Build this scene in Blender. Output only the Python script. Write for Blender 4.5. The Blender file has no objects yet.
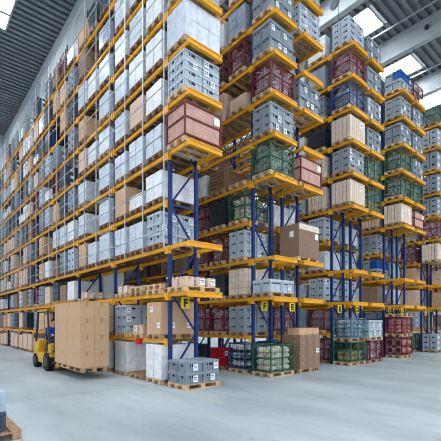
import bpy, bmesh, math, random
from mathutils import Vector, Matrix
R = random.Random(11)
S = bpy.context.scene
C = S.collection

# ------------------------------------------------------------------ materials
def lin(c):
    return tuple((v / 12.92 if v <= .04045 else ((v + .055) / 1.055) ** 2.4) for v in (x / 255 for x in c))
MATS = {}
def mat(name, rgb, rough=.6, metal=0., var=.12, scale=6., bump=0., spec=.28, coords='Object'):
    if name in MATS: return MATS[name]
    m = bpy.data.materials.new(name); m.use_nodes = True
    nt = m.node_tree; b = nt.nodes['Principled BSDF']
    c = lin(rgb)
    b.inputs['Roughness'].default_value = rough
    b.inputs['Metallic'].default_value = metal
    b.inputs['Specular IOR Level'].default_value = spec
    tc = nt.nodes.new('ShaderNodeTexCoord')
    nz = nt.nodes.new('ShaderNodeTexNoise'); nz.inputs['Scale'].default_value = scale; nz.inputs['Detail'].default_value = 4
    nt.links.new(tc.outputs[coords], nz.inputs['Vector'])
    rp = nt.nodes.new('ShaderNodeValToRGB')
    rp.color_ramp.elements[0].position = .3; rp.color_ramp.elements[1].position = .7
    rp.color_ramp.elements[0].color = (*[x * (1 - var) for x in c], 1)
    rp.color_ramp.elements[1].color = (*[min(1, x * (1 + var)) for x in c], 1)
    nt.links.new(nz.outputs['Fac'], rp.inputs['Fac'])
    nt.links.new(rp.outputs['Color'], b.inputs['Base Color'])
    if bump:
        bp = nt.nodes.new('ShaderNodeBump'); bp.inputs['Strength'].default_value = bump; bp.inputs['Distance'].default_value = .02
        nt.links.new(nz.outputs['Fac'], bp.inputs['Height']); nt.links.new(bp.outputs['Normal'], b.inputs['Normal'])
    MATS[name] = m
    return m
def emit(name, rgb, st):
    m = bpy.data.materials.new(name); m.use_nodes = True
    nt = m.node_tree; nt.nodes.clear()
    o = nt.nodes.new('ShaderNodeOutputMaterial'); e = nt.nodes.new('ShaderNodeEmission')
    e.inputs['Color'].default_value = (*lin(rgb), 1); e.inputs['Strength'].default_value = st
    nt.links.new(e.outputs[0], o.inputs[0])
    return m
blue = mat('rack_blue_paint', (14, 50, 108), .5, var=.08)
yellow = mat('rack_yellow_paint', (236, 166, 26), .45, var=.07)
wood = mat('pallet_wood', (205, 172, 132), .8, var=.22, scale=9)
wood3 = mat('pallet_wood_shaded', (134, 102, 78), .85, var=.25, scale=9)  # pallet wood darkened in colour for the shade inside the long left rack
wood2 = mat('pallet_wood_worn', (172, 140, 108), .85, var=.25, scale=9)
plank = mat('plank_wood', (140, 108, 84), .8, var=.25, scale=10)
binm = [mat('bin_grey', (156, 166, 175), .5, var=.06), mat('bin_slate', (138, 150, 161), .5, var=.06),
        mat('bin_pale', (186, 199, 210), .5, var=.06), mat('bin_dark', (72, 84, 96), .5, var=.06),
        mat('bin_blue', (24, 92, 176), .5, var=.06), mat('bin_red', (184, 26, 42), .5, var=.06)]
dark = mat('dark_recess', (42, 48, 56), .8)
paper = mat('label_paper', (240, 243, 246), .7, var=.02)
ink = mat('label_ink', (40, 40, 44), .7, var=.02)
film = mat('white_film', (232, 235, 238), .32, var=.13, scale=8, bump=.5)
film2 = mat('cool_film', (202, 211, 221), .3, var=.15, scale=8, bump=.5)
filmgrey = mat('grey_film', (150, 164, 180), .3, var=.1, scale=5, bump=.4)
filmdark = mat('black_film', (44, 52, 62), .3, var=.2, scale=5, bump=.4)
carton = mat('carton_tan', (202, 166, 132), .8, var=.05, scale=3)
carton2 = mat('carton_pink_tan', (216, 186, 166), .8, var=.05, scale=3)
carton3 = mat('carton_brown', (142, 116, 98), .8, var=.07, scale=3)
tape = mat('carton_tape', (180, 138, 96), .4, var=.04)
beige = mat('beige_card', (226, 208, 190), .8, var=.05)
pink = mat('pink_card', (208, 168, 154), .8, var=.08)
mg = mat('cage_green', (52, 96, 72), .5); mr = mat('cage_red', (112, 36, 46), .5); mbl = mat('cage_blue', (38, 72, 120), .5)
mteal = mat('cage_teal', (78, 128, 140), .5)
steel = mat('galvanised_steel', (176, 184, 190), .35, .7, var=.08)
metalparts = mat('metal_parts', (176, 176, 186), .4, .4, var=.35, scale=12)
purpleparts = mat('purple_grey_parts', (184, 166, 176), .5, .1, var=.5, scale=12)
greenparts = mat('green_grey_parts', (152, 166, 160), .5, .1, var=.5, scale=12)
bags = mat('pale_bags', (206, 208, 188), .6, var=.12, scale=7, bump=.4)
straw = mat('straw_parts', (168, 158, 112), .7, var=.3, scale=12)
pinkparts = mat('pink_parts', (206, 148, 142), .6, var=.3, scale=12)
concrete = mat('precast_concrete', (178, 186, 190), .8, var=.06, scale=1.2)
colconc = mat('column_concrete', (206, 214, 214), .8, var=.05, scale=1.2)
deckm = mat('roof_deck_steel', (128, 136, 143), .5, .2, var=.05, scale=1)
black = mat('black_rubber', (26, 26, 28), .8)
greym = mat('dark_grey_metal', (66, 70, 74), .5, .3)
truckm = mat('truck_yellow', (206, 160, 34), .4, var=.06)
navy = mat('blue_workwear', (38, 62, 190), .8, var=.1)
trous = mat('dark_trousers', (34, 40, 62), .9)
skin = mat('skin', (206, 156, 130), .6, var=.05)
hairm = mat('brown_hair', (58, 42, 32), .7)
redm = mat('red_plastic', (214, 30, 40), .5)
SKY = emit('skylight_daylight', (240, 247, 255), 34.0)

def floor_material():
    m = bpy.data.materials.new('polished_concrete_floor'); m.use_nodes = True
    nt = m.node_tree; b = nt.nodes['Principled BSDF']; N = nt.nodes.new; L = nt.links.new
    tc = N('ShaderNodeTexCoord')
    n1 = N('ShaderNodeTexNoise'); n1.inputs['Scale'].default_value = .55; n1.inputs['Detail'].default_value = 6; n1.inputs['Roughness'].default_value = .6
    mp = N('ShaderNodeMapping'); mp.inputs['Scale'].default_value = (1, .35, 1); mp.inputs['Rotation'].default_value = (0, 0, .5)
    L(tc.outputs['Object'], mp.inputs[0]); L(mp.outputs[0], n1.inputs['Vector'])
    n2 = N('ShaderNodeTexNoise'); n2.inputs['Scale'].default_value = 7; n2.inputs['Detail'].default_value = 5
    L(tc.outputs['Object'], n2.inputs['Vector'])
    r1 = N('ShaderNodeValToRGB'); e = r1.color_ramp.elements
    e[0].position = .3; e[0].color = (*lin((136, 150, 155)), 1); e[1].position = .68; e[1].color = (*lin((192, 203, 206)), 1)
    L(n1.outputs['Fac'], r1.inputs['Fac'])
    r2 = N('ShaderNodeValToRGB'); e = r2.color_ramp.elements
    e[0].position = .27; e[0].color = (.72, .74, .76, 1); e[1].position = .42; e[1].color = (1, 1, 1, 1)
    L(n2.outputs['Fac'], r2.inputs['Fac'])
    mx = N('ShaderNodeMix'); mx.data_type = 'RGBA'; mx.blend_type = 'MULTIPLY'; mx.inputs[0].default_value = .55
    L(r1.outputs[0], mx.inputs[6]); L(r2.outputs[0], mx.inputs[7])
    # saw-cut joints in the slab
    sp = N('ShaderNodeSeparateXYZ'); L(tc.outputs['Object'], sp.inputs[0])
    last = mx.outputs[2]
    for ax, off, per in (('Y', 9.25, 12.4),):
        a = N('ShaderNodeMath'); a.operation = 'SUBTRACT'; a.inputs[1].default_value = off - per * 20 - per / 2
        L(sp.outputs[ax], a.inputs[0])
        q = N('ShaderNodeMath'); q.operation = 'MODULO'; q.inputs[1].default_value = per; L(a.outputs[0], q.inputs[0])
        d = N('ShaderNodeMath'); d.operation = 'SUBTRACT'; d.inputs[1].default_value = per / 2; L(q.outputs[0], d.inputs[0])
        ab = N('ShaderNodeMath'); ab.operation = 'ABSOLUTE'; L(d.outputs[0], ab.inputs[0])
        lt = N('ShaderNodeMath'); lt.operation = 'LESS_THAN'; lt.inputs[1].default_value = .014; L(ab.outputs[0], lt.inputs[0])
        m2 = N('ShaderNodeMix'); m2.data_type = 'RGBA'; m2.inputs[7].default_value = (*lin((112, 124, 130)), 1)
        L(lt.outputs[0], m2.inputs[0]); L(last, m2.inputs[6]); last = m2.outputs[2]
    L(last, b.inputs['Base Color'])
    rr = N('ShaderNodeMapRange'); rr.inputs[3].default_value = .32; rr.inputs[4].default_value = .55
    L(n1.outputs['Fac'], rr.inputs[0]); L(rr.outputs[0], b.inputs['Roughness'])
    return m

# ------------------------------------------------------------------ mesh builder
class MB:
    def __init__(s): s.v = []; s.f = []; s.m = []; s.mats = []
    def mi(s, m):
        if m not in s.mats: s.mats.append(m)
        return s.mats.index(m)
    def hexa(s, pts, m):
        i = len(s.v); s.v += [tuple(p) for p in pts]; k = s.mi(m)
        for f in ((0, 3, 2, 1), (4, 5, 6, 7), (0, 1, 5, 4), (1, 2, 6, 5), (2, 3, 7, 6), (3, 0, 4, 7)):
            s.f.append(tuple(i + j for j in f)); s.m.append(k)
    def box(s, x0, x1, y0, y1, z0, z1, m, t=0.):   # t: how much the foot is narrower than the top
        s.hexa([(x0 + t, y0 + t, z0), (x1 - t, y0 + t, z0), (x1 - t, y1 - t, z0), (x0 + t, y1 - t, z0),
                (x0, y0, z1), (x1, y0, z1), (x1, y1, z1), (x0, y1, z1)], m)
    def cbox(s, c, d, m, rot=0.):
        x, y, z = (k / 2 for k in d); ca, sa = math.cos(rot), math.sin(rot)
        P = []
        for zz in (-z, z):
            for a, b in ((-x, -y), (x, -y), (x, y), (-x, y)):
                P.append((c[0] + a * ca - b * sa, c[1] + a * sa + b * ca, c[2] + zz))
        s.hexa(P, m)
    def bar(s, p, q, w, h, m):
        p = Vector(p); q = Vector(q); d = (q - p).normalized()
        u = d.cross(Vector((0, 0, 1)))
        if u.length < 1e-3: u = Vector((1, 0, 0))
        u.normalize(); n = u.cross(d)
        P = []
        for c in (p, q):
            for a, b in ((-1, -1), (1, -1), (1, 1), (-1, 1)):
                P.append(c + u * a * w / 2 + n * b * h / 2)
        s.hexa(P, m)
    def cyl(s, p, q, r, m, n=10, r2=None):
        p = Vector(p); q = Vector(q); d = (q - p).normalized()
        u = d.cross(Vector((0, 0, 1)))
        if u.length < 1e-3: u = Vector((1, 0, 0))
        u.normalize(); w = u.cross(d); i = len(s.v); k = s.mi(m); r2 = r if r2 is None else r2
        for c, rr in ((p, r), (q, r2)):
            for j in range(n):
                a = 2 * math.pi * j / n; s.v.append(tuple(c + u * rr * math.cos(a) + w * rr * math.sin(a)))
        for j in range(n):
            s.f.append((i + j, i + (j + 1) % n, i + n + (j + 1) % n, i + n + j)); s.m.append(k)
        s.f.append(tuple(i + j for j in reversed(range(n)))); s.m.append(k)
        s.f.append(tuple(i + n + j for j in range(n))); s.m.append(k)
    def blob(s, c, r, m, rng, n=7, rings=4):
        i = len(s.v); k = s.mi(m); cx, cy, cz = c; rx, ry, rz = r
        s.v.append((cx, cy, cz - rz))
        for a in range(1, rings):
            t = math.pi * a / rings
            for j in range(n):
                p = 2 * math.pi * j / n; q = 1 + rng.uniform(-.15, .15)
                s.v.append((cx + rx * q * math.sin(t) * math.cos(p), cy + ry * q * math.sin(t) * math.sin(p), cz - rz * math.cos(t)))
        s.v.append((cx, cy, cz + rz)); e = len(s.v) - 1
        for j in range(n):
            s.f.append((i, i + 1 + (j + 1) % n, i + 1 + j)); s.m.append(k)
            for a in range(rings - 2):
                b = i + 1 + a * n
                s.f.append((b + j, b + (j + 1) % n, b + n + (j + 1) % n, b + n + j)); s.m.append(k)
            b = i + 1 + (rings - 2) * n
            s.f.append((b + j, b + (j + 1) % n, e)); s.m.append(k)
    def mesh(s, name):
        me = bpy.data.meshes.new(name); me.from_pydata(s.v, [], s.f)
        for m in s.mats: me.materials.append(m)
        me.polygons.foreach_set('material_index', s.m); me.update()
        return me
def obj(name, me, parent=None, loc=(0, 0, 0), rz=0.):
    if isinstance(me, MB): me = me.mesh(name)
    o = bpy.data.objects.new(name, me); C.objects.link(o)
    o.location = loc; o.rotation_euler.z = rz
    if parent: o.parent = parent
    return o
USED = {}
def tag(o, label, cat, group=None, kind=None):
    n = len(label.replace(',', ' ').split())
    if n > 16: print('LONG', n, label)
    USED[label] = USED.get(label, 0) + 1
    if USED[label] > 1: print('DUP', label)
    o['label'] = label; o['category'] = cat
    if group: o['group'] = group
    if kind: o['kind'] = kind
    return o
def thing(name, label, cat, loc=(0, 0, 0), rz=0., group=None):
    return tag(obj(name, None, None, loc, rz), label, cat, group)
def struct(name, mb, label=None):
    o = obj(name, mb); o['kind'] = 'structure'
    if label: o['label'] = label
    return o
def bevel(o, w=.01, seg=2):
    b = o.modifiers.new('bevel', 'BEVEL'); b.width = w; b.segments = seg; b.limit_method = 'ANGLE'
    return o

# ------------------------------------------------------------------ camera
ANG = math.radians(40.6)
cam = bpy.data.cameras.new('camera'); co = bpy.data.objects.new('camera', cam); C.objects.link(co)
cam.sensor_width = 36; cam.lens = 368 / 441 * 36; cam.shift_y = (321 - 220.5) / 441; cam.clip_end = 300
co.location = (0, 0, 1.8); co.rotation_euler = (math.pi / 2, 0, -ANG)
S.camera = co

# ------------------------------------------------------------------ hall
HC = 18.6
YB = 38.0
fb = MB(); fb.box(-25, 60, -25, YB + .3, -.2, 0, floor_material()); struct('floor', fb, 'grey polished concrete warehouse floor with worn tyre marks')
lb = MB(); lb.box(5.26, 5.31, 6.1, 7.35, 0, .004, mat('faded_floor_paint', (206, 204, 160), .7, var=.2))
struct('trim_1', lb, 'faded yellow floor marking line beside the left rack end')
# trapezoidal steel deck with openings for the roof lights
SKYX = [2.6 + 5.4 * k for k in range(-2, 8)]                  # each 1.8 wide
SKYY = [(-13.6, -11.4), (-1.9, .3), (9.8, 12.0), (21.6, 24.2), (33.2, 35.4)]
def sky_y(x, y0, y1): return (y0, 11.1) if abs(x - 18.8) < .1 and y0 == 9.8 else (y0, y1)
holes = [(x, x + 1.8, *sky_y(x, y0, y1)) for x in SKYX for y0, y1 in SKYY]
cb = MB()
y = -16.
PER = .42
while y < YB:
    a, b = y, y + PER
    xs = [(-14., 46.)]
    for h in holes:
        if b > h[2] and a < h[3]:
            xs = [p for s_, e_ in xs for p in (((s_, h[0]), (h[1], e_)) if s_ < h[0] and e_ > h[1] else ((s_, e_),))]
    for s_, e_ in xs:
        # low flange and raised trough of one rib
        cb.box(s_, e_, a, a + PER * .42, HC, HC + .03, deckm)
        cb.box(s_, e_, a + PER * .42, a + PER * .46, HC, HC + .2, deckm)
        cb.box(s_, e_, a + PER * .46, a + PER * .96, HC + .17, HC + .2, deckm)
        cb.box(s_, e_, a + PER * .96, b, HC, HC + .2, deckm)
    y += PER
struct('ceiling', cb, 'grey corrugated steel roof deck with square roof lights')
n = 0
for x in SKYX:
    for y0, y1 in SKYY:
        n += 1; y0, y1 = sky_y(x, y0, y1)
        sb = MB()
        for q in ((x - .06, x + .04, y0 - .06, y1 + .06), (x + 1.76, x + 1.86, y0 - .06, y1 + .06), (x, x + 1.8, y0 - .06, y0 + .04), (x, x + 1.8, y1 - .04, y1 + .06), (x, x + 1.8, (y0 + y1) / 2 - .1, (y0 + y1) / 2 + .1))[:5 if y0 == 21.6 else 4]:
            sb.box(*q, HC - .02, HC + .26, steel)
        f = struct('window_%d' % n, sb, 'bright roof light in the steel deck')
        gb = MB(); gb.box(x, x + 1.8, y0, y1, HC + .25, HC + .28, SKY)
        obj('pane', gb, f)
# precast girders along the rows; the second in view has a round hole
def girder(x, k, hole=None):
    g = MB(); z0, z1, w = 17.4, HC, .34
    if hole is None:
        g.box(x, x + w, -16, YB, z0, z1, concrete)
    else:
        h0, h1 = hole - .5, hole + .5
        g.box(x, x + w, -16, h0, z0, z1, concrete); g.box(x, x + w, h1, YB, z0, z1, concrete)
        zc, r, nn = 18.0, .27, 32; i = len(g.v); mi = g.mi(concrete)
        for xx in (x, x + w):
            for j in range(nn):
                a = 2 * math.pi * j / nn; c_, s_ = math.cos(a), math.sin(a)
                t = 1 / max(abs(c_), abs(s_))
                g.v.append((xx, hole + r * c_, zc + r * s_)); g.v.append((xx, hole + .5 * c_ * t, zc + .6 * s_ * t))
        for j in range(nn):
            a, b = i + 2 * j, i + 2 * ((j + 1) % nn); o_ = 2 * nn
            for q in ((a, a + 1, b + 1, b), (a + o_, b + o_, b + 1 + o_, a + 1 + o_), (a, b, b + o_, a + o_), (a + 1, a + 1 + o_, b + 1 + o_, b + 1)):
                g.f.append(q); g.m.append(mi)
    g.box(x - .06, x + w + .06, -16, YB, z0, z0 + .12, concrete) if False else None
    struct('beam_%d' % k, g, 'pale precast concrete roof girder')
for k, x in enumerate((1.1, 11.5, 16.7, 21.9, 27.1, 32.3, 37.5)):
    girder(x, k + 1, 10.5 if abs(x - 16.7) < .1 else None)
wb = MB(); wb.box(6.85, 7.1, 16.8, YB, 11.4, HC, concrete)
for yy in range(18, 38, 3): wb.box(6.82, 6.85, yy, yy + .12, 16.6, 17.1, greym)
struct('wall_left', wb, 'pale concrete upper wall above the long left rack')
wb = MB(); wb.box(-14, 46, YB, YB + .3, 0, HC, concrete); struct('wall_back', wb, 'pale concrete end wall')
wb = MB(); wb.box(46, 46.3, -16, YB, 0, HC, concrete); struct('wall_right', wb, 'pale concrete side wall')
pb = MB(); pb.box(6.75, 7.75, 15.94, 16.85, 0, HC, colconc)
pb.box(5.97, 6.0, 14.55, 14.65, 0, 2, greym) if False else None
struct('column_1', pb, 'pale square concrete column standing behind the long left rack')
# services under the roof
t = MB(); t.cyl((20.75, -14, 18.3), (20.75, YB - .05, 18.3), .05, steel); 
for yy in range(-12, 37, 4): t.cyl((20.75, yy, 18.3), (20.75, yy, HC), .015, steel, 6)
tag(obj('ceiling_pipe', t), 'grey pipe hung under the roof deck beside the concrete girder', 'pipe')
t = MB(); t.cyl((26.0, -14, 18.25), (26.0, YB - .05, 18.25), .04, steel)
for yy in range(-12, 37, 4): t.cyl((26.0, yy, 18.25), (26.0, yy, HC), .015, steel, 6)
tag(obj('ceiling_pipe', t), 'thinner grey pipe under the roof deck farther right', 'pipe')
t = thing('smoke_detector', 'small dark detector mounted on the second girder from right', 'detector', (21.9, 8.0, 18.0))
b = MB(); b.cyl((0, 0, 0), (-.12, 0, 0), .12, greym, 14); b.cyl((-.12, 0, 0), (-.2, 0, 0), .09, greym, 14, .05); obj('housing', b, t)
b = MB(); b.box(-.03, 0, -.3, -.12, -.02, .02, steel); obj('conduit', b, t)
b = MB(); b.cyl((14.6, 9.0, 14.3), (14.6, 9.0, HC), .012, greym, 6); tag(obj('hanging_cable', b), 'thin cable hanging from the roof down to the fourth rack', 'cable')

# ------------------------------------------------------------------ racks
def LV(k): return 1.28 + 1.295 * (k - 1)          # top of beam level k; level 0 is the floor
Y1, BAY, YE = 8.69, 3.5, 7.72
ZTOP = 13.75
CACHE = {}
def post_mesh(h):
    if ('post', h) not in CACHE:
        b = MB(); b.box(-.05, .05, -.045, .045, .012, h, blue); b.box(-.08, .08, -.08, .08, 0, .012, blue)
        for i in range(int(h / .3)):       # slots in the post face
            b.box(-.052, -.05, -.012, .012, .2 + i * .3, .26 + i * .3, dark)
        CACHE[('post', h)] = b.mesh('post')
    return CACHE[('post', h)]
def brace_mesh(h):
    if ('brace', h) not in CACHE:
        b = MB(); z = .25; s = 1
        while z + 1.25 < h:
            b.bar((-.45 * s, 0, z), (.45 * s, 0, z + 1.2), .035, .05, blue); s = -s
            z += 1.2
            if s > 0: b.bar((-.45, 0, z), (.45, 0, z), .035, .05, blue)
        CACHE[('brace', h)] = b.mesh('bracing')
    return CACHE[('brace', h)]
def beam_mesh(length, ends=(1, 1)):
    k = ('beam', length, ends)
    if k not in CACHE:
        b = MB(); b.box(-.03, .03, 0, length, -.1, 0, yellow)
        b.box(-.036, .036, 0, length, -.075, -.055, yellow)
        if ends[0]: b.box(-.056, .056, -.02, .06, -.2, .015, yellow)
        if ends[1]: b.box(-.056, .056, length - .06, length + .02, -.2, .015, yellow)
        CACHE[k] = b.mesh('beam')
    return CACHE[k]
def endbeam_mesh():
    if 'endbeam' not in CACHE:
        b = MB(); b.box(-.06, 1.06, -.08, 0, -.15, .0, yellow); b.box(-.06, 1.06, -.1, -.08, -.15, -.12, yellow); b.box(-.06, 1.06, -.1, -.08, -.03, 0, yellow)
        CACHE['endbeam'] = b.mesh('end_beam')
    return CACHE['endbeam']
def rack(x, bays, label, cant, full=True, levels=range(1, 11), h=ZTOP):
    r = thing('pallet_rack', label, 'rack', (x, Y1, 0), 0, 'pallet racks')
    far = MB(); nb = 0
    for k in range(bays + 1):
        for dx in (0.05, .95): obj('post', post_mesh(h), r, (dx, k * BAY, 0))
        obj('bracing', brace_mesh(h), r, (.5, k * BAY, 0))
    for k in range(bays):
        for l in levels:
            for dx in (.0, 1.0):
                nb += 1
                vis = (k < 4) or dx == 0
                if nb <= 200 and (k < 5 and (dx == 0 or k == 0)):
                    obj('beam', beam_mesh(BAY - .1), r, (dx, k * BAY + .05, LV(l)))
                else:
                    yy = k * BAY + .05
                    far.box(dx - .03, dx + .03, yy, yy + BAY - .1, LV(l) - .125, LV(l), yellow)
                    far.box(dx - .06, dx + .06, yy - .02, yy + .07, LV(l) - .23, LV(l) + .03, yellow)
    if far.v:
        o = obj('beams_beyond', far, r); o['kind'] = 'stuff'
        o.name = 'beam_run'
    for l in cant:
        for dx in (0., 1.):
            obj('cantilever_beam', beam_mesh(Y1 - YE, (0, 1)), r, (dx, YE - Y1, LV(l)))
        obj('end_beam', endbeam_mesh(), r, (0, YE - Y1, LV(l)))
    return r
RX = [5.55, 8.85, 10.35, 13.55, 15.02, 18.2, 19.65, 22.85, 24.32, 27.5]
RN = ['long left rack', 'second rack', 'third rack', 'fourth rack', 'fifth rack', 'sixth rack', 'seventh rack', 'eighth rack', 'ninth rack', 'tenth rack']
LBL = ['long blue and yellow rack along the left with silver guard rails',
       'second blue and yellow rack from left, F sign on its end, across the aisle',
       'third rack from left, back to back with the F rack, E sign on its end',
       'fourth rack from left, above the green and teal floor cages',
       'fifth rack from left, above the red floor cage with labelled bins',
       'sixth rack from left, above the cage of dark rolls',
       'seventh rack from left, red cage on its top level',
       'eighth rack from left at the right edge, single column of loads visible',
       'ninth rack from left, tan cartons on its lower levels at the right edge', 'tenth rack from left, seen only through the gaps of the ninth']
CANT = [2, 3, 5, 6, 7, 8, 9, 10]
for i, x in enumerate(RX):
    rack(x, 8 if i == 0 else (6 if i == 1 else 2), LBL[i], CANT)

# silver guard frame before the long rack
gr = thing('guard_frame', 'silver tube guard frame standing off the face of the long left rack', 'guard frame', (5.3, 8.53, 0))
k = 0
yy = 0.
while yy < 27.5:
    b = MB(); b.cyl((0, yy, LV(3) - .1), (0, yy, 14.25), .02, steel, 6)
    for l in range(3, 11, 2): b.bar((0, yy, LV(l) - .06), (.19, yy, LV(l) - .06), .02, .02, steel)
    obj('pole', b, gr); yy += 1.16
for l in range(3, 11):
    b = MB(); b.cyl((0, -.05, LV(l) + .4), (0, 27.5, LV(l) + .4), .018, steel, 6); obj('rail', b, gr)
b = MB(); b.cyl((0, -.05, 14.25), (0, 27.5, 14.25), .018, steel, 6); obj('rail', b, gr)

# signs with the aisle letters, hung under the second beam level
def sign(x, letter, label, back=True):
    t = thing('aisle_sign', label, 'sign', (x, Y1 - .09, LV(2) - .1), 0, 'yellow aisle letter signs')
    b = MB(); b.box(-.14, .14, -.012, .012, -.32, 0, mat('sign_yellow', (255, 224, 44), .5, var=.02)); obj('plate', b, t)
    cu = bpy.data.curves.new('letter', 'FONT'); cu.body = letter; cu.size = .3; cu.align_x = 'CENTER'; cu.extrude = .003; cu.offset = .016
    cu.materials.append(ink)
    tmp = bpy.data.objects.new('letter_curve', cu)
    o = bpy.data.objects.new('letter', bpy.data.meshes.new_from_object(tmp)); bpy.data.objects.remove(tmp)
    C.objects.link(o); o.parent = t
    o.location = (0, -.016, -.265); o.rotation_euler = (math.pi / 2, 0, 0)
    b = MB(); b.box(-.015, .015, .012, .07, -.16, -.13, steel); obj('hook', b, t)
sign(RX[0] + .5, 'F', 'yellow sign with black F on the long left rack')
sign(RX[1] + .5, 'F', 'yellow sign with black F on the second rack, across the aisle')
sign(RX[2] + .5, 'E', 'yellow sign with black E on the third rack, beside an F sign')
sign(RX[3] + .5, 'E', 'yellow E sign above the teal cage on the fourth rack')
sign(RX[4] + .5, 'D', 'yellow D sign between teal cage and labelled bins on the fifth rack')
sign(RX[5] + .5, 'D', 'yellow D sign over the cages at the sixth rack')
sign(RX[6] + .5, 'C', 'yellow C sign on the seventh rack')
sign(RX[7] + .5, 'C', 'yellow C sign on the eighth rack, rightmost of all')

# ------------------------------------------------------------------ loads
NUM = ['floor', 'first', 'second', 'third', 'fourth', 'fifth', 'sixth', 'seventh', 'eighth', 'ninth', 'tenth']
ONE = ['zero', 'one', 'two', 'three', 'four', 'five', 'six', 'seven', 'eight']
PH = .144
def lev(l): return 'on the floor' if l == 0 else NUM[l] + ' level'
# pallet with its parts (deck, blocks on runners); long side along X
def pallet_raw(m, w=None, cx=0, cy=0, z=0):
    w = w or MB()
    for y0, q in ((-.4, .145), (-.2225, .1), (-.0725, .145), (.1225, .1), (.255, .145)): w.box(cx - .6, cx + .6, cy + y0, cy + y0 + q, z + .122, z + PH, m)
    for x in (-.6, -.0725, .455): w.box(cx + x, cx + x + .145, cy - .4, cy + .4, z + .1, z + .122, m)
    for y0 in (-.4, -.06, .28):
        w.box(cx - .6, cx + .6, cy + y0, cy + y0 + .12, z, z + .022, m)
        for x in (-.6, -.0725, .455): w.box(cx + x, cx + x + .145, cy + y0, cy + y0 + .12, z + .022, z + .1, m)
    return w
def pallet_parts(m):
    k = ('pallet', m.name)
    if k not in CACHE:
        d = MB()
        for y0, w in ((-.4, .145), (-.2225, .1), (-.0725, .145), (.1225, .1), (.255, .145)): d.box(-.6, .6, y0, y0 + w, .122, PH, m)
        for x in (-.6, -.0725, .455): d.box(x, x + .145, -.4, .4, .1, .122, m)
        sk = MB()
        for x in (-.6, -.0725, .455): sk.box(x, x + .145, -.06, .06, .022, .1, m)
        sk.box(-.6, .6, -.06, .06, 0, .022, m)
        CACHE[k] = (d.mesh('top_deck'), sk.mesh('skid'), pallet_raw(m).mesh('pallet'))
    return CACHE[k]
NP = [0]
farpal = MB()
def pallet(x, y, z, label, near, rz=0.):
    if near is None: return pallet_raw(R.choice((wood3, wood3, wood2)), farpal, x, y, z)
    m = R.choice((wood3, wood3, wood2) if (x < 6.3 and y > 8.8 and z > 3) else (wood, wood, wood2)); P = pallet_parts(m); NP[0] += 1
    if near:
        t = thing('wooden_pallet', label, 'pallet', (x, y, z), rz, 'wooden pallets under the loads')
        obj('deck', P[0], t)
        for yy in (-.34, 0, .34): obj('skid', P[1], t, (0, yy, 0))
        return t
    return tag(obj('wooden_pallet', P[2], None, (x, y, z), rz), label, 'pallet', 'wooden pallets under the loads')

def cached(key, fn):
    if key not in CACHE: CACHE[key] = fn()
    return CACHE[key]
# --- shrink-wrapped block of goods
def wrapped_mesh(v, m, h, lx, ly):
    def f():
        rg = random.Random(v * 7 + 3); b = MB(); n = 2 + v % 4; L = max(2, int(h / (.2 + .07 * (v % 3))))
        dz = h / L
        for a in range(L):
            for i in range(3):
                for j in range(2):
                    e = .006
                    x0 = -lx / 2 + i * lx / 3; y0 = -ly / 2 + j * ly / 2
                    o = rg.uniform(0, .012)
                    b.box(x0 + (o if i == 0 else .007), x0 + lx / 3 - (o if i == 2 else .007), y0 + (o if j == 0 else .007), y0 + ly / 2 - (o if j == 1 else .007), a * dz + .004, a * dz + dz - .006, m)
        b.box(-lx / 2 + .02, lx / 2 - .02, -ly / 2 + .02, ly / 2 - .02, 0, h - .02, m)
        return b.mesh('film_wrapped_goods')
    return cached(('wrap', v, m.name, round(h, 2), lx, ly), f)
def label_mesh(w, h, axis, lines=2):
    def f():
        b = MB()
        if axis == 'y': b.box(-w / 2, w / 2, -.004, 0, -h / 2, h / 2, paper)
        else: b.box(-.004, 0, -w / 2, w / 2, -h / 2, h / 2, paper)
        for i in range(lines):
            z = h * (.2 - .28 * i)
            if axis == 'y': b.box(-w * .36, w * .3, -.006, -.004, z - h * .05, z + h * .05, ink)
            else: b.box(-.006, -.004, -w * .36, w * .3, z - h * .05, z + h * .05, ink)
        return b.mesh('paper_label')
    return cached(('lab', w, h, axis, lines), f)
# --- bins: one body mesh per colour and size
def bin_mesh(m, h, style):
    def f():
        b = MB(); x, y = .292, .192
        b.box(-x + .034, x - .034, -y + .034, y - .034, 0, h - .05, m, .008)
        b.box(-x, x, -y, y, h * .78, h - .012, m); b.box(-x + .008, x - .008, -y + .008, y - .008, h * .02, h * .12, m)
        b.box(-x + .01, x - .01, -y + .01, y - .01, h - .012, h, m)
        nx = 4 if style == 0 else 3
        for s in (-1, 1):
            for i in range(nx):
                xx = -x + .05 + i * (2 * x - .1) / (nx - 1)
                b.box(xx - .014, xx + .014, s * y - .012 if s > 0 else -y, s * y if s > 0 else -y + .012, .02, h - .05, m)
            for i in range(3):
                yy = -y + .04 + i * (2 * y - .08) / 2
                b.box(s * x - .012 if s > 0 else -x, s * x if s > 0 else -x + .012, yy - .014, yy + .014, .02, h - .05, m)
            if style == 0:
                b.box(-.11, .11, s * (y - .034) - .004, s * (y - .034) + .004, h * .52, h * .74, dark)
                b.box(s * (x - .034) - .004, s * (x - .034) + .004, -.07, .07, h * .52, h * .74, dark)
            else:
                b.box(-.2, .2, s * (y - .034) - .003, s * (y - .034) + .003, h * .66, h * .74, dark)
                b.box(s * (x - .034) - .003, s * (x - .034) + .003, -.13, .13, h * .64, h * .72, dark)
        return b.mesh('bin')
    return cached(('bin', m.name, h, style), f)
NB = [0]
BINW = {'bin_grey': 'grey', 'bin_slate': 'slate grey', 'bin_pale': 'pale grey', 'bin_dark': 'dark grey', 'bin_blue': 'blue', 'bin_red': 'red'}
farbins = MB(); faritems = [0]
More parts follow.
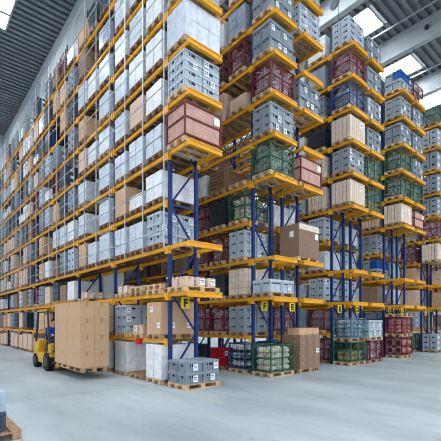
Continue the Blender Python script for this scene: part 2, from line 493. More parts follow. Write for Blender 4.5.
def one_bin(x, y, z, m, h, style, label, lab=True, rz=0.):
    NB[0] += 1
    t = tag(obj('plastic_bin', bin_mesh(m, h, style), None, (x, y, z), rz), label, 'bin', 'plastic storage bins')
    if lab: obj('paper_label', label_mesh(.15, .17, 'y'), t, (R.choice((.17, -.16, .05)), -.1975, h * .46))
    return t
def bins(cx, cy, z, l, place, m, layers, h, style, mix=None, cols=((-1, -1, 'corner'), (1, -1, 'right'), (-1, 1, 'left')), labp=.55, step_top=None):
    for a in range(layers):
        for sx, sy, cn in cols:
            if step_top and a == layers - 1 and cn == step_top: continue
            mm = mix(a, cn) if mix else m
            lay = ('lower' if a == 0 else 'upper') if layers == 2 else NUM[a + 1]
            one_bin(cx + sx * .3, cy + sy * .2, z + a * h, mm, h, style, f"{BINW[mm.name]} bin, {cn} column, {lay} layer, {lev(l)}, {place}", R.random() < labp and cn != 'left', R.uniform(-.006, .006))
# --- cages
def cage_meshes(m, h):
    def f():
        x, y = .6, .41; fr = MB()
        for sx in (-1, 1):
            for sy in (-1, 1): fr.box(sx * x - (.045 if sx > 0 else 0), sx * x + (0 if sx > 0 else .045), sy * y - (.045 if sy > 0 else 0), sy * y + (0 if sy > 0 else .045), 0, h, m)
        for z in (.03, h - .03, h * .52):
            for s in (-1, 1):
                fr.box(-x, x, s * y - (.03 if s > 0 else 0), s * y + (0 if s > 0 else .03), z - .02, z + .02, m)
                fr.box(s * x - (.03 if s > 0 else 0), s * x + (0 if s > 0 else .03), -y, y, z - .02, z + .02, m)
        for s in (-1, 1): fr.box(-.02, .02, s * y - (.03 if s > 0 else 0), s * y + (0 if s > 0 else .03), 0, h, m)
        fl = MB(); fl.box(-x + .03, x - .03, -y + .03, y - .03, .01, .03, m)
        W = []
        for ax, s in (('y', -1), ('y', 1), ('x', -1), ('x', 1)):
            w = MB(); r = .003
            if ax == 'y':
                yy = s * (y - .018)
                for i in range(1, 11): w.box(-x + i * .11 - r, -x + i * .11 + r, yy - r, yy + r, .04, h - .04, m)
                for i in range(1, int(h / .11)): w.box(-x + .03, x - .03, yy - r, yy + r, i * .11 - r, i * .11 + r, m)
            else:
                xx = s * (x - .018)
                for i in range(1, 8): w.box(xx - r, xx + r, -y + i * .105 - r, -y + i * .105 + r, .04, h - .04, m)
                for i in range(1, int(h / .11)): w.box(xx - r, xx + r, -y + .03, y - .03, i * .11 - r, i * .11 + r, m)
            W.append(w.mesh('wire_panel'))
        return fr.mesh('cage_frame'), fl.mesh('cage_floor'), W
    return cached(('cage', m.name, h), f)
def heap_mesh(kind, m, h, v):
    def f():
        rg = random.Random(v * 13 + 5); b = MB(); x, y = .53, .34
        if kind == 'parts':
            b.box(-x + .08, x - .08, -y + .08, y - .08, .035, h * .8, m)
            for i in range(150):
                s = rg.randrange(4); zz = rg.uniform(.07, h * .92)
                px, py = ((rg.uniform(-x, x) * .93, -y + .05), (-x + .05, rg.uniform(-y, y) * .9), (rg.uniform(-x, x) * .93, y - .05), (rg.uniform(-x, x) * .9, rg.uniform(-y, y) * .85))[s]
                if s == 3: zz = h * rg.uniform(.8, .9)
                r = rg.uniform(.03, .06)
                if rg.random() < .5: b.cbox((px, py, zz), (rg.uniform(.05, .11), rg.uniform(.05, .1), rg.uniform(.04, .09)), m, rg.uniform(0, 3))
                else:
                    a = rg.uniform(0, 6.28); q = Vector((px + .04 * math.cos(a), py + .04 * math.sin(a), zz + rg.uniform(-.04, .04)))
                    b.cyl((px, py, zz), q, r, m, 9)
        elif kind == 'bags':
            for a in range(4):
                for i in range(3):
                    for j in range(2):
                        b.blob((-.35 + .35 * i + rg.uniform(-.02, .02), -.17 + .34 * j, .12 + a * h * .21), (.19, .165, h * .13), m, rg, 9, 5)
        elif kind == 'low':
            for a in range(2):
                for i in range(4):
                    for j in range(2):
                        b.blob((-.4 + .27 * i + rg.uniform(-.03, .03), -.16 + .32 * j, .13 + a * .2), (.15, .16, .12), m, rg, 8, 5)
        elif kind == 'rows':
            for a in range(3):
                b.box(-x, x, -y, y, .04 + a * h * .31, .06 + a * h * .31, greym)
                for i in range(5):
                    for j in range(3):
                        b.blob((-.44 + .22 * i, -.23 + .23 * j, .17 + a * h * .31), (.1, .1, .105), m, rg, 9, 5)
        elif kind == 'rolls':
            pass
        return b.mesh('heap')
    return cached(('heap', kind, m.name, h, v), f)
CAGEW = {'cage_green': 'green', 'cage_red': 'red', 'cage_blue': 'blue', 'cage_teal': 'teal'}
PARTW = {'parts': 'loose metal parts', 'bags': 'stacked pale bags', 'low': 'heaped goods', 'rows': 'rows of white parts'}
def cage(cx, cy, z, l, place, m, kind, pm, h=.9, v=0, near=True):
    t = thing('mesh_cage', f"{CAGEW[m.name]} mesh cage of {PARTW[kind]}, {lev(l)}, {place}", 'cage', (cx, cy, z), R.uniform(-.01, .01), 'wire mesh cages')
    fr, fl, W = cage_meshes(m, h)
    obj('cage_frame', fr, t); obj('cage_floor', fl, t)
    for w in W: obj('wire_panel', w, t)
    if kind:
        o = obj({'parts': 'metal_parts', 'bags': 'goods_bags', 'low': 'goods_heap', 'rows': 'white_parts'}[kind], heap_mesh(kind, pm, h, v), None, (cx, cy, z + .002))
        tag(o, f"{PARTW[kind]} inside the {CAGEW[m.name]} cage, {lev(l)}, {place}", 'goods', 'goods filling the mesh cages', 'stuff')
# --- pink or beige strapped blocks
def grid_mesh(m, nx, ny, nz, lx, ly, h, gap):
    def f():
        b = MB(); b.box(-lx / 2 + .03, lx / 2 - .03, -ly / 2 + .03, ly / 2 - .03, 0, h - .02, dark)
        for a in range(nz):
            for i in range(nx):
                for j in range(ny):
                    if 0 < i < nx - 1 and 0 < j < ny - 1 and a < nz - 1: continue
                    x0 = -lx / 2 + i * lx / nx; y0 = -ly / 2 + j * ly / ny
                    b.box(x0 + (gap if i else 0), x0 + lx / nx - (gap if i < nx - 1 else 0), y0 + (gap if j else 0), y0 + ly / ny - (gap if j < ny - 1 else 0), a * h / nz + (.004 if a else 0), (a + 1) * h / nz - .004, m)
        return b.mesh('carton_block')
    return cached(('grid', m.name, nx, ny, nz, lx, ly, h, gap), f)
def crate_parts(m, fm, h):
    def f():
        b = MB(); b.box(-.57, .57, -.42, .42, .02, h - .02, m)
        for a in range(10):
            for i in range(16): b.box(-.56 + i * .07, -.56 + i * .07 + .058, -.428, -.42, .03 + a * h * .095, .03 + a * h * .095 + h * .08, m)
            for i in range(11): b.box(-.578, -.57, -.41 + i * .075, -.41 + i * .075 + .062, .03 + a * h * .095, .03 + a * h * .095 + h * .08, m)
        fr = MB()
        for sx in (-1, 1):
            for sy in (-1, 1): fr.box(sx * .595 - .02, sx * .595 + .02, sy * .435 - .02, sy * .435 + .02, 0, h, fm)
        for z in (.02, h * .55, h - .02):
            for s in (-1, 1):
                fr.box(-.6, .6, s * .435 - .018, s * .435 + .018, z - .02, z + .02, fm); fr.box(s * .595 - .018, s * .595 + .018, -.43, .43, z - .02, z + .02, fm)
        return b.mesh('panel_block'), fr.mesh('crate_frame')
    return cached(('crate', m.name, h), f)
def carton_mesh(m, x, y, z):
    def f():
        b = MB(); e = .004
        b.box(-x / 2 + e, x / 2 - e, -y / 2 + e, y / 2 - e, 0, z - .003, m)
        b.box(-x / 2 + e - .001, x / 2 - e + .001, -.03, .03, z * .72, z - .002, tape); b.box(-x / 2 + e, x / 2 - e, -.03, .03, z - .003, z - .002, tape)
        b.box(-.03, .03, -y / 2 + e - .001, y / 2 - e + .001, z * .72, z - .002, tape) if x < y else None
        return b.mesh('carton')
    return cached(('carton', m.name, x, y, z), f)
NC = [0]
CW = {'carton_tan': 'tan', 'carton_pink_tan': 'pale tan', 'carton_brown': 'brown', 'beige_card': 'beige'}
def one_carton(x, y, z, m, d, label, lab=None, rz=0.):
    NC[0] += 1
    t = tag(obj('carton', carton_mesh(m, *d), None, (x, y, z), rz), label, 'carton', 'cardboard cartons')
    if lab in ('y', 'xy'): obj('paper_label', label_mesh(.16, .16, 'y'), t, (d[0] * .18, -d[1] / 2 + .003, d[2] * .55))
    if lab in ('x', 'xy'): obj('paper_label', label_mesh(.15, .16, 'x'), t, (-d[0] / 2 + .003, -d[1] * .15, d[2] * .55))
    return t
def cartons(cx, cy, z, l, place, m, layers, h, nx=2, ny=2, lx=1.16, ly=.8, lab='xy', skip=(), shrink=1.):
    dx, dy = lx / nx, ly / ny
    for a in range(layers):
        for i in range(nx):
            for j in range(ny):
                if i > 0 and j > 0 and a < layers - 1: continue
                if (a, i, j) in skip: continue
                cn = ('corner' if (i, j) == (0, 0) else ('right' if j == 0 else ('left' if i == 0 else 'rear')))
                if i > 1 and j == 0: cn = 'far right'
                if j > 1 and i == 0: cn = 'far left'
                if i > 0 and j > 0 and (i, j) != (nx - 1, ny - 1): continue
                lay = NUM[a + 1]
                one_carton(cx - lx / 2 + dx * (i + .5), cy - ly / 2 + dy * (j + .5), z + a * h, m, (dx * shrink, dy * shrink, h), f"{CW[m.name]} carton, {cn} column, {lay} layer, {lev(l)}, {place}", lab if R.random() < .6 else None, R.uniform(-.008, .008))

def lowpoly_bins(cx, cy, z, m, layers, h):
    faritems[0] += 1
    for a in range(layers):
        for sx in (-.3, .3):
            for sy in (-.2, .2):
                x, y, zz = cx + sx, cy + sy, z + a * h
                farbins.box(x - .28, x + .28, y - .18, y + .18, zz, zz + h - .05, m); farbins.box(x - .296, x + .296, y - .196, y + .196, zz + h - .05, zz + h - .004, m)
                if sy < 0: farbins.box(x - .07, x + .07, y - .186, y - .18, zz + h * .2, zz + h * .62, paper)
                if sx < 0: farbins.box(x - .284, x - .28, y - .07, y + .07, zz + h * .3, zz + h * .55, dark)

CNT = {}
def load(code, x0, cy, l, place, near=True, end=False):
    """one loaded place: x0 is the rack's front beam line, cy the middle of the place along the row"""
    if code in ('-', ''): return
    cx = x0 + .5; z = LV(l) if l else 0.
    if l == 0 and end: pass
    zp = z
    v = R.randrange(8)
    nm = {'W': 'white wrapped load', 'V': 'cool white load', 'H': 'half white load', 'F': 'grey wrapped load', 'K': 'black wrapped load', 'C': 'carton load', 'D': 'brown carton load', 'Q': 'beige load',
          'B': 'bins', 'S': 'slate bins', 'L': 'pale bins', 'T': 'tall bins', 'G': 'green cage', 'g': 'green bag cage', 'R': 'red cage', 'U': 'blue cage', 'N': 'teal cage', 'X': 'pink crate', 'x': 'small red crate', 'P': 'pallet stack',
          'E': 'nothing', 'I': 'cartons', 'i': 'small cartons', 'J': 'brown cartons', 'O': 'planks', 'Z': 'mixed bins', 'M': 'metal parts cage', 'Y': 'rolls cage', 'y': 'pink cage', 'b': 'far bins', 'd': 'far dark bins', 'p': 'pink carton load', 'k': 'big grey bin', 'n': 'green low cage', 'r': 'white row cage', 't': 'wide pink box', 'q': 'pale block', 'l': 'far pale bins', 'c': 'red metal cage', 'm': 'pale bins', 'z': 'red bins'}[code]
    lp = f"bare wooden pallet, {lev(l)}, {place}" if code == 'E' else f"wooden pallet under {nm}, {lev(l)}, {place}"
    rz = R.uniform(-.012, .012)
    pallet(cx, cy, z, lp, near)
    z += PH
    h = R.uniform(.86, .97)
    def single(name, me, label, cat, group, lab=None):
        o = tag(obj(name, me, None, (cx, cy, z), rz), f"{label}, {lev(l)}, {place}", cat, group)
        if near and lab: 
            obj('paper_label', label_mesh(.17, .22, 'y'), o, (.3, -lab[1] / 2 - .001, h * .7))
        return o
    if code in 'WVHFK':
        m = {'W': film, 'V': film2, 'H': film, 'F': filmgrey, 'K': filmdark}[code]
        hh = round((h if end else R.uniform(.74, .88)) if code != 'H' else R.uniform(.4, .6), 2 if near else 1); ly = .86
        if l == 0 and not end: hh = .98
        single('wrapped_load', wrapped_mesh(v, m, hh, 1.18, ly), {'W': 'white film wrapped load', 'V': 'bluish white film wrapped load', 'H': 'low white wrapped load', 'F': 'grey film wrapped load', 'K': 'black film wrapped load'}[code], 'wrapped load', 'film wrapped pallet loads', None)
    elif code in 'CDp':
        m = {'C': R.choice((carton, carton2)), 'D': carton3, 'p': carton2}[code]
        hh = round(R.uniform(.7, .95), 1)
        single('carton_load', grid_mesh(m, 2, 2, 3 if v % 2 else 2, 1.16, .82, hh, .004), {'C': 'tan strapped block of cartons', 'D': 'brown strapped block of cartons', 'p': 'pinkish strapped block of cartons'}[code], 'carton load', 'strapped carton loads', (1.16, .82))
    elif code in 'Qq':
        single('carton_load', grid_mesh(beige if code == 'Q' else carton2, 7, 5, 4, 1.16, .84, .88, .014), 'beige block of small slotted cartons', 'carton load', 'strapped carton loads', (1.16, .84))
    elif code in 'BSLTZk' and (near is not True or x0 > 22):
        lowpoly_bins(cx, cy, z, {'B': binm[0], 'S': binm[1], 'L': binm[2], 'T': binm[1], 'Z': binm[4], 'k': binm[2]}[code], 2 if code in 'TZ' else 3, .45 if code in 'TZ' else .3)
    elif code == 'B': bins(cx, cy, z, l, place, binm[0], 3, .29, 0)
    elif code == 'S': bins(cx, cy, z, l, place, binm[1], 3, .29, 0)
    elif code == 'L': bins(cx, cy, z, l, place, binm[2], 3 if l else 2, .3, 0)
    elif code == 'T': bins(cx, cy, z, l, place, binm[1], 2, .45, 1, labp=.9)
    elif code == 'Z': bins(cx, cy, z, l, place, binm[0], 2, .45, 1, mix=(lambda a, c: binm[4] if a and c != 'left' else binm[0]), labp=.6)
    elif code == 'z': bins(cx, cy, z, l, place, binm[5], 2, .33, 0)
    elif code == 'm': bins(cx, cy, z, l, place, binm[2], 4, .24, 0, labp=.35)
    elif code == 'k':
        bins(cx, cy, z, l, place, binm[2], 1, .42, 1)
    elif code == 'G': cage(cx, cy, z, l, place, mg, 'parts', greenparts, v=v % 3)
    elif code == 'g': cage(cx, cy, z, l, place, mg, 'bags', bags, v=v % 3)
    elif code == 'n': cage(cx, cy, z, l, place, mg, 'low', straw, v=v % 3)
    elif code in 'RM': cage(cx, cy, z, l, place, mr, 'parts', purpleparts, v=v % 3)
    elif code == 'c': cage(cx, cy, z, l, place, mr, 'parts', metalparts, v=v % 3)
    elif code == 'y': cage(cx, cy, z, l, place, mr, 'low', pinkparts, v=v % 3)
    elif code == 'U': cage(cx, cy, z, l, place, mbl, 'parts', metalparts, v=v % 3)
    elif code == 'r': cage(cx, cy, z, l, place, mbl, 'rows', film, v=v % 3)
    elif code == 'N': cage(cx, cy, z, l, place, mteal, 'bags', filmgrey, v=v % 3)
    elif code in 'Xx':
        hh = .86 if code == 'X' else .8
        me, fr = crate_parts(pink, mr, hh)
        o = thing('framed_crate', f"pink panel crate in a dark red frame, {lev(l)}, {place}", 'crate', (cx, cy, z), rz, 'red framed crates')
        obj('panel_block', me, o); obj('crate_frame', fr, o); obj('paper_label', label_mesh(.2, .2, 'y', 0), o, (.45, -.456, hh * .75))
    elif code == 't': single('carton_load', grid_mesh(carton2, 1, 1, 1, 1.1, .8, .42, .004), 'low pinkish carton', 'carton load', 'strapped carton loads')
    elif code == 'P':
        for a in range(1, 2): pallet(cx + R.uniform(-.02, .02), cy + R.uniform(-.02, .02), zp + a * PH, f"spare wooden pallet, {NUM[a + 1]} of its stack, {lev(l)}, {place}", True)
    elif code == 'I': cartons(cx, cy, z, l, place, carton, 2, .46, 2, 2, lab='xy')
    elif code == 'J': cartons(cx, cy, z, l, place, carton3, 3, .31, 2, 2)
    elif code == 'i': cartons(cx, cy, z, l, place, carton2, 1, .26, 3, 2, 1.1, .74, shrink=.78)
    elif code == 'O':
        o = thing('plank_stack', f"stack of dark wooden planks, {lev(l)}, {place}", 'planks', (cx, cy, z), rz)
        for a in range(6):
            b = MB(); b.box(-.6, .6, -.42, .42, 0, .1, plank); obj('plank_layer', b, o, (0, 0, a * .125))
            if a < 5:
                b = MB(); b.box(-.6, .6, -.42, -.36, .1, .125, plank); obj('spacer', b, o, (0, 0, a * .125)); b = MB(); b.box(-.6, .6, .36, .42, .1, .125, plank); obj('spacer', b, o, (0, 0, a * .125))
    elif code == 'Y':
        t = cage(cx, cy, z, l, place, mr, None, None)
        for a in range(2):
            for j in range(2):
                b = MB(); y0 = -.2 + .4 * j; b.cyl((-.53, 0, 0), (.52, 0, 0), .17, pinkparts, 20); b.cyl((-.536, 0, 0), (-.53, 0, 0), .115, dark, 20)
                tag(obj('roll', b, None, (cx, cy + y0, z + .22 + a * .4)), f"pink roll with dark core, {('lower', 'upper')[a]} {('near', 'far')[j]} one inside red cage, sixth rack", 'roll', 'rolls in the red cage')
    elif code in 'bdl': lowpoly_bins(cx, cy, z, {'b': binm[1], 'd': binm[3], 'l': binm[2]}[code], 3, .3)

# ---- ends (loads on the overhanging places) and first bays of the racks in view
YEND = (YE + Y1) / 2 - .01            # middle of the overhanging place
def slot(k, s): return Y1 + k * BAY + .05 + .62 + s * 1.08
#          level: 0..10
ENDS = {1: 'g--k-GBMTBT', 2: '----' + '-X-T-BB', 3: '---' + '--QBQSMB', 4: '-----GGSBBT', 5: '-----QGGTBZ', 6: '-----xGSTTM', 7: '-----MSSTBG'}
ENDS[1] = 'g-k--GBMTTB'
ENDS[2] = '-----X-T-mm'
ENDS[3] = '-----QBQUMm'
ENDS[4] = '-----nGSBTT'
ENDS[5] = '-----QGGTBZ'
ENDS[6] = '-----xGSTTM'
ENDS[7] = 'B---QMSSTBG'
ENDS[8] = 'C-CCC------'
ENDS[0] = '--i--XmVmVT'
for i, s in ENDS.items():
    for l, c in enumerate(s):
        load(c, RX[i], YEND, l, f"end of {RN[i]}", True, True)
# first bays of racks two to eight: strings over the levels for the near, middle and far place
BAYS = {1: ['rBQLgE-tMFC', 'zRKMKO-qRW-', '-M-MRWDCMRC'],
        2: ['UMBJWFWFDFF', '-----------', ''],
        3: ['MRLVLQQKSFW', 'MFVLLLFWFWF', 'VVFFVFFWFFW'],
        4: ['UFLLVFFWFFF', '', ''],
        5: ['LUDZBqFFFFF', 'VFWZLRFFWWW', ''],
        6: ['FUVLFWFFFWF', '', ''],
        7: ['GBCCRFFFFFF', 'VCCCRFWFFWF', ''], 8: ['CCFCR------', '', ''], 9: ['CDCCRC-----', 'DCCDC------', '']}
for i, ss in BAYS.items():
    for s, st in enumerate(ss):
        for l, c in enumerate(st):
            if c == '-': continue
            load(c, RX[i], slot(0, s), l, f"{('near', 'middle', 'far')[s]} place of {RN[i]}", s == 0)

# ---- the long left rack: 8 bays, three places each
bay0 = ['WIEBWWWWWWF', 'EiPVHVpVVVd', 'WLHVCVVVWVK']
bay0 = ['WIPLWVWWWWR', 'EiPVHVpVVVK', 'WLiVCVVVWVK']
bay1 = ['WC-VVVVVVFd', '---V--V-W-K', '-CiCVVCCVDC']
FAR = 'CCCDDpbbddlVWHF---bKKR'
places = []
for k in range(8):
    for s in range(3):
        st = bay0[s] if k == 0 else (bay1[s] if k == 1 else None)
        for l in range(11):
            if st is not None: c = st[l]
            else:
                c = R.choice(FAR)
                if l == 0: c = R.choice('CCp-C')
                if c in 'R' and k > 3: c = 'C'
                if k >= 5 and c == 'K': c = 'd'
            load(c, RX[0], slot(k, s), l, f"bay {ONE[k + 1]} {('near', 'middle', 'far')[s]}, {RN[0]}", True if k < 1 else (False if k < 4 else None))
tag(obj('wooden_pallets', farpal), 'many wooden pallets under the loads in the farther bays of the long left rack', 'pallets', 'wooden pallets under the loads', 'stuff')
# goods far back in the second rack, seen only through the gaps of the first
if farbins.v:
    tag(obj('plastic_bins', farbins), 'many small plastic bins stacked in farther places of the racks', 'bins', 'plastic storage bins', 'stuff')
bk = MB(); rg = random.Random(5)
for k in range(1, 6):
    for s in range(3):
        for l in range(0, 11):
            if rg.random() < .12: continue
            z = LV(l) if l else 0.; cy = slot(k, s); m = rg.choice((carton3, carton3, plank, filmgrey, carton, binm[3], purpleparts))
            bk.box(RX[1] - .1, RX[1] + 1.1, cy - .4, cy + .4, z, z + .14, plank); bk.box(RX[1] - .08, RX[1] + 1.08, cy - .42, cy + .42, z + .14, z + rg.uniform(.7, 1.05), m)
tag(obj('stored_goods', bk), 'dim mixed goods on the rack behind the long left rack', 'goods', None, 'stuff')

# ------------------------------------------------------------------ things standing on the floor at the rack ends
# grey bins on a pallet before the long rack's end
pallet(RX[0] + .5, YEND - .02, 0, 'wooden pallet holding two pairs of grey bins on the floor at the long rack end', True)
z = PH
for a in range(2):
    for gx, gn in ((-.38, 'left group'), (.36, 'right group')):
        for sy, cn in ((-.2, 'front'), (.2, 'rear')):
            one_bin(RX[0] + .5 + gx * .78, YEND - .02 + sy, z + a * .3, binm[1], .3, 0, f"slate grey bin, {gn}, {cn} {('lower', 'upper')[a]}, on the floor pallet at long rack end", sy < 0)
# brown cartons on a pallet at the third rack
px, py = RX[2] + .5, YEND
pallet(px, py, 0, 'wooden pallet under the tall brown carton stack on the floor, third rack', True)
for a in range(5):
    for i in range(3):
        for j in range(2):
            if i and j: continue
            one_carton(px - .38 + .39 * i, py - .19 + .4 * j, PH + a * .235, carton3, (.38, .4, .235), f"brown carton, {NUM[a + 1]} layer, {('corner', 'middle', 'right')[i] if not j else 'left'} column, floor stack of third rack", 'y' if (a, i, j) == (2, 2, 0) else None, R.uniform(-.02, .02))
for i in range(3):
    one_carton(px - .38 + .39 * i, py - .1, PH + 5 * .235, carton, (.385, .5, .24), f"tan carton, {('left', 'middle', 'right')[i]} of three topping the brown floor stack, third rack")
# tall brown load standing on the third level of the third rack
px = RX[2] + .42
pallet(px, YEND, LV(3), 'wooden pallet under the tall brown block, third level, end of third rack', True)
t = thing('carton_load', 'tall brown block of flat cartons with pale top band, third level, third rack', 'carton load', (px, YEND, LV(3) + PH), 0, 'strapped carton loads')
b = MB()
for a in range(12): b.box(-.58, .58, -.42, .42, a * .095 + .003, a * .095 + .095, carton3)
obj('carton_layers', b, t)
b = MB(); b.box(-.58, .58, -.424, -.41, .94, 1.14, beige)
for i in (-.2, .2): b.box(i - .004, i + .004, -.426, -.424, .94, 1.14, carton3)
obj('pale_band', b, t); obj('paper_label', label_mesh(.17, .2, 'y', 0), t, (.42, -.424, .78)); obj('paper_label', label_mesh(.17, .2, 'x', 0), t, (-.58, -.1, .8))
# cages two high at the fourth rack, bins over a red cage at the fifth, cages at the sixth
def stacked(i, codes, dx=0.):
    z = 0.
    for q, (m, kind, pm) in enumerate(codes):
        pos = ('lower', 'upper')[q]
        cx = RX[i] + .5 + dx
        pallet(cx, YEND - .05, z, f"wooden pallet under the {pos} cage, floor stack at {RN[i]}", True)
        z += PH
        cage(cx, YEND - .05, z, 0, f"{pos} of two at {RN[i]}", m, kind, pm, .82, q)
        z += .822
    return z
stacked(3, ((mg, 'low', straw), (mteal, 'bags', filmgrey)))
pallet(RX[4] + .55, YEND - .05, 0, 'wooden pallet under red cage on the floor at the fifth rack', True)
cage(RX[4] + .55, YEND - .05, PH, 0, 'under bins at fifth rack', mr, 'parts', purpleparts, .82, 1)
pallet(RX[4] + .55, YEND - .05, PH + .822, 'wooden pallet under pale bins stacked over the red cage, fifth rack', True)
bins(RX[4] + .55, YEND - .05, 2 * PH + .822, 0, 'over red cage, fifth rack', binm[2], 2, .36, 1, labp=1)
cx = RX[5] + .5
pallet(cx, YEND - .05, 0, 'wooden pallet under the cage of dark rolls at the sixth rack', True)
t = thing('mesh_cage', 'red wire mesh cage of dark rolls on the floor at the sixth rack', 'cage', (cx, YEND - .05, PH), 0, 'wire mesh cages')
fr, fl, W = cage_meshes(mr, .9); obj('cage_frame', fr, t); obj('cage_floor', fl, t)
for w in W: obj('wire_panel', w, t)
for a in range(2):
    for j in range(2):
        b = MB(); b.cyl((-.55, 0, 0), (.54, 0, 0), .18, pinkparts, 20); b.cyl((-.558, 0, 0), (-.55, 0, 0), .13, dark, 20)
        tag(obj('roll', b, None, (cx, YEND - .05 - .195 + .39 * j, PH + .232 + a * .362)), f"pink roll with dark core, {('lower', 'upper')[a]} {('near', 'far')[j]} one in the red cage", 'roll', 'rolls in the red cage')
pallet(cx, YEND - .05, PH + .902, 'wooden pallet between the two red cages at the sixth rack', True)
cage(cx, YEND - .05, 2 * PH + .902, 0, 'upper of two at sixth rack', mr, 'bags', pinkparts, .82, 1)
pallet(cx, YEND - .05, 2 * PH + .902 + .822, 'bare wooden pallet lying on top of the upper red cage, sixth rack', True)

# pallet with bins at the bottom left corner of the view
pallet(.95, 6.85, 0, 'wooden pallet lying alone on the open floor, grey bins on it', True, math.pi / 2)
one_bin(.96, 6.56, PH, binm[3], .3, 0, 'dark grey bin on the lone floor pallet, lower of two', False, math.pi / 2)
one_bin(.96, 6.56, PH + .3, mat('bin_pale', (160, 178, 194)), .3, 0, 'pale grey bin on the lone floor pallet, on top of the dark bin', False, math.pi / 2)
# small red box on a beam of the long rack
b = MB(); b.box(-.06, .06, -.11, .11, -.16, .0, redm); b.box(-.064, .064, -.115, .115, -.02, .0, redm)
tag(obj('red_tag', b, None, (RX[0] - .1, 10.2, LV(1) - .02)), 'red plastic marker hanging on the first beam of the long left rack', 'marker')

# ------------------------------------------------------------------ forklift with its load and driver
FX, FY = 4.42, 14.9
fk = thing('forklift', 'yellow forklift driving along the long left rack, loaded with tan cartons', 'forklift', (FX, FY, 0))
b = MB()
b.box(-.52, .52, -1.0, .55, .22, .62, truckm); b.box(-.5, .5, -1.0, -.7, .62, 1.0, truckm)
bevel(obj('chassis', b, fk), .05, 3)
b = MB()
P = [(-.54, .5, .3), (.54, .5, .3), (.5, 1.25, .42), (-.5, 1.25, .42), (-.54, .35, 1.08), (.54, .35, 1.08), (.46, 1.2, 1.0), (-.46, 1.2, 1.0)]
b.hexa(P, truckm); bevel(obj('counterweight', b, fk), .09, 4)
for sx in (-1, 1):
    for y0, r in ((-.72, .33), (.75, .27)):
        b = MB(); b.cyl((sx * .36, 0, 0), (sx * .57, 0, 0), r, black, 28)
        w = obj('wheel', b, fk, (0, y0, r))
        b = MB(); b.cyl((sx * .565, 0, 0), (sx * .585, 0, 0), r * .55, greym, 20); obj('hub', b, w)
b = MB()
for sx in (-1, 1):
    b.bar((sx * .48, -.85, .95), (sx * .44, -.5, 2.2), .06, .07, greym); b.bar((sx * .46, 1.0, 1.0), (sx * .44, .75, 2.2), .06, .07, greym)
    b.bar((sx * .44, -.52, 2.2), (sx * .44, .78, 2.2), .07, .07, truckm)
for i in range(8): b.bar((-.44, -.5 + i * .18, 2.2), (.44, -.5 + i * .18, 2.2), .04, .05, truckm)
obj('overhead_guard', b, fk)
b = MB()
for sx in (-1, 1):
    b.box(sx * .3 - .05, sx * .3 + .05, -1.22, -1.1, .12, 2.5, truckm); b.box(sx * .22 - .04, sx * .22 + .04, -1.27, -1.17, .12, 2.4, greym)
for z in (.3, 1.2, 2.44): b.box(-.35, .35, -1.2, -1.12, z, z + .08, truckm)
obj('mast', b, fk)
b = MB()
for z in (.3, .7): b.box(-.5, .5, -1.34, -1.28, z, z + .09, greym)
for i in range(7): b.box(-.46 + i * .145, -.43 + i * .145, -1.34, -1.31, .7, 1.35, greym)
b.box(-.46, .44, -1.34, -1.31, 1.35, 1.39, greym); obj('carriage', b, fk)
for sx in (-1, 1):
    b = MB(); b.box(sx * .22 - .06, sx * .22 + .06, -1.4, -1.34, .22, .75, greym)
    b.box(sx * .22 - .06, sx * .22 + .06, -3.7, -1.38, .22, .262, greym); obj('fork', b, fk)
b = MB(); b.box(-.25, .25, .05, .5, .9, 1.0, black); b.box(-.25, .25, .4, .52, 1.0, 1.55, black); b.box(-.3, .3, .0, .55, .62, .9, greym)
bevel(obj('seat', b, fk), .03)
b = MB(); b.cyl((0, -.62, 1.0), (0, -.42, 1.2), .025, black, 8)
for i in range(20):
    a0, a1 = i * math.pi / 10, (i + 1) * math.pi / 10
    f = lambda a: (math.cos(a) * .17, -.42 + math.sin(a) * .12, 1.2 + math.sin(a) * .12)
    b.cyl(f(a0), f(a1), .016, black, 6)
b.bar((-.17, -.42, 1.2), (.17, -.42, 1.2), .03, .02, black); obj('steering_wheel', b, fk)
# carried pallets and cartons
for q, yy in enumerate((-2.0, -3.21)):
    nmq = ('rear', 'front')[q]
    pl = pallet(FX, FY + yy, .24, f"wooden pallet, {nmq} of two carried on the forklift forks", True, math.pi / 2)
    for a in range(4):
        for i in range(2):
            for j in range(2):
                one_carton(FX - .23 + .46 * i, FY + yy - .3 + .6 * j, .24 + PH + a * .5, carton, (.46, .6, .5), f"tan carton on forklift, {nmq} pallet, {NUM[a + 1]} layer, {('aisle', 'rack')[i]} side, {('front', 'back')[j]}", None, R.uniform(-.01, .01))

# driver: one skinned body, seated, hands on the wheel
def skinned(name, joints, edges, m, parent=None, loc=(0, 0, 0), root=0, sub=2):
    me = bpy.data.meshes.new(name); me.from_pydata([j[0] for j in joints], edges, []); me.materials.append(m)
    o = obj(name, me, parent, loc); md = o.modifiers.new('skin', 'SKIN'); md.use_smooth_shade = True
    if not me.skin_vertices: 
        bpy.context.view_layer.objects.active = o
    for i, j in enumerate(joints):
        r = j[1]; sv = me.skin_vertices[0].data[i]; sv.radius = (r, r) if not isinstance(r, tuple) else r; sv.use_root = (i == root)
    sb = o.modifiers.new('sub', 'SUBSURF'); sb.levels = sub; sb.render_levels = sub
    return o
J = []; E = []
def jt(p, r, par=None):
    J.append((p, r))
    if par is not None: E.append((par, len(J) - 1))
    return len(J) - 1
pel = jt((0, .3, 1.08), (.15, .13))
sp1 = jt((0, .3, 1.25), (.15, .12), pel); sp2 = jt((0, .29, 1.45), (.17, .12), sp1); nk0 = jt((0, .28, 1.57), .075, sp2); nk = jt((0, .26, 1.64), .055, nk0)
hd0 = jt((0, .235, 1.71), (.07, .085), nk); hd1 = jt((0, .235, 1.79), (.077, .095), hd0); hd2 = jt((0, .245, 1.86), (.055, .07), hd1)
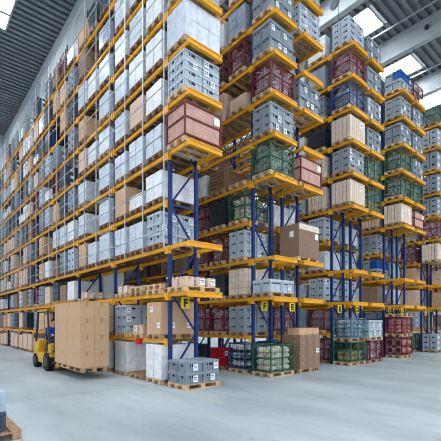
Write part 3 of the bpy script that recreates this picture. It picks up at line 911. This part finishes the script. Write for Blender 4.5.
for s in (-1, 1):
    sh = jt((s * .18, .28, 1.5), .07, sp2); el = jt((s * .25, .12, 1.26), .05, sh); wr = jt((s * .17, -.22, 1.27), .032, el); pa = jt((s * .155, -.32, 1.26), .036, wr)
    for k in range(4):
        dx = -.03 + .02 * k
        f1 = jt((s * .155 + dx, -.37, 1.265 - .003 * k), .0095, pa); f2 = jt((s * .155 + dx, -.4 - .004 * (k in (1, 2)), 1.245), .009, f1); f3 = jt((s * .155 + dx, -.395, 1.222), .008, f2)
    t1 = jt((s * .11, -.32, 1.245), .011, pa); t2 = jt((s * .105, -.365, 1.23), .009, t1)
    hp = jt((s * .1, .22, 1.06), .1, pel); kn = jt((s * .16, -.2, 1.06), .065, hp); an = jt((s * .16, -.34, .72), .045, kn); ft = jt((s * .16, -.46, .675), .04, an)
person = thing('person', 'person in blue workwear sitting at the forklift wheel, looking ahead', 'person', (FX, FY, 0))
skinned('body', J, E, skin, person)
J = []; E = []
pel = jt((0, .3, 1.07), (.165, .145)); a = jt((0, .3, 1.25), (.165, .135), pel); b_ = jt((0, .29, 1.45), (.185, .135), a); c_ = jt((0, .28, 1.55), .085, b_)
for s in (-1, 1):
    sh = jt((s * .185, .28, 1.5), .085, b_); el = jt((s * .255, .12, 1.26), .064, sh); wr = jt((s * .18, -.17, 1.27), .047, el)
skinned('jacket', J, E, navy, person)
J = []; E = []
pel = jt((0, .3, 1.05), (.165, .14))
for s in (-1, 1):
    hp = jt((s * .1, .2, 1.06), .115, pel); kn = jt((s * .16, -.2, 1.06), .08, hp); an = jt((s * .16, -.32, .76), .06, kn)
skinned('trousers', J, E, trous, person)
rgb = random.Random(3)
b = MB(); b.blob((0, .262, 1.835), (.098, .118, .085), hairm, rgb, 14, 8); o = obj('hair', b, person)
b = MB()
for s in (-1, 1): b.blob((s * .034, .142, 1.775), (.014, .012, .011), paper, rgb, 8, 6); b.blob((s * .034, .133, 1.775), (.007, .006, .007), black, rgb, 8, 6)
obj('eyes', b, person)
b = MB(); b.blob((0, .135, 1.745), (.015, .025, .026), skin, rgb, 8, 6); obj('nose', b, person)
for s in (-1, 1):
    b = MB(); b.blob((s * .083, .24, 1.76), (.014, .026, .035), skin, rgb, 8, 6); obj('ear', b, person)
b = MB(); b.blob((0, .15, 1.705), (.03, .012, .009), mat('lips', (170, 96, 90)), rgb, 8, 6); obj('mouth', b, person)
for s in (-1, 1):
    b = MB(); b.blob((s * .16, -.42, .67), (.055, .13, .05), black, rgb, 12, 6); obj('shoe', b, person)

# ------------------------------------------------------------------ light
w = bpy.data.worlds.new('world'); S.world = w; w.use_nodes = True
bg = w.node_tree.nodes['Background']; bg.inputs[0].default_value = (*lin((234, 240, 249)), 1); bg.inputs[1].default_value = 1.35
S.view_settings.view_transform = 'Standard'; S.view_settings.look = 'None'; S.view_settings.gamma = 1; S.view_settings.use_curve_mapping = False
S.view_settings.exposure = 0.16
S.cycles.use_denoising = True
S.cycles.filter_width = 1.0
S.cycles.max_bounces = 8; S.cycles.diffuse_bounces = 2
print('COUNT pallets', NP, 'bins', NB, 'cartons', NC, 'objects', len(bpy.data.objects))
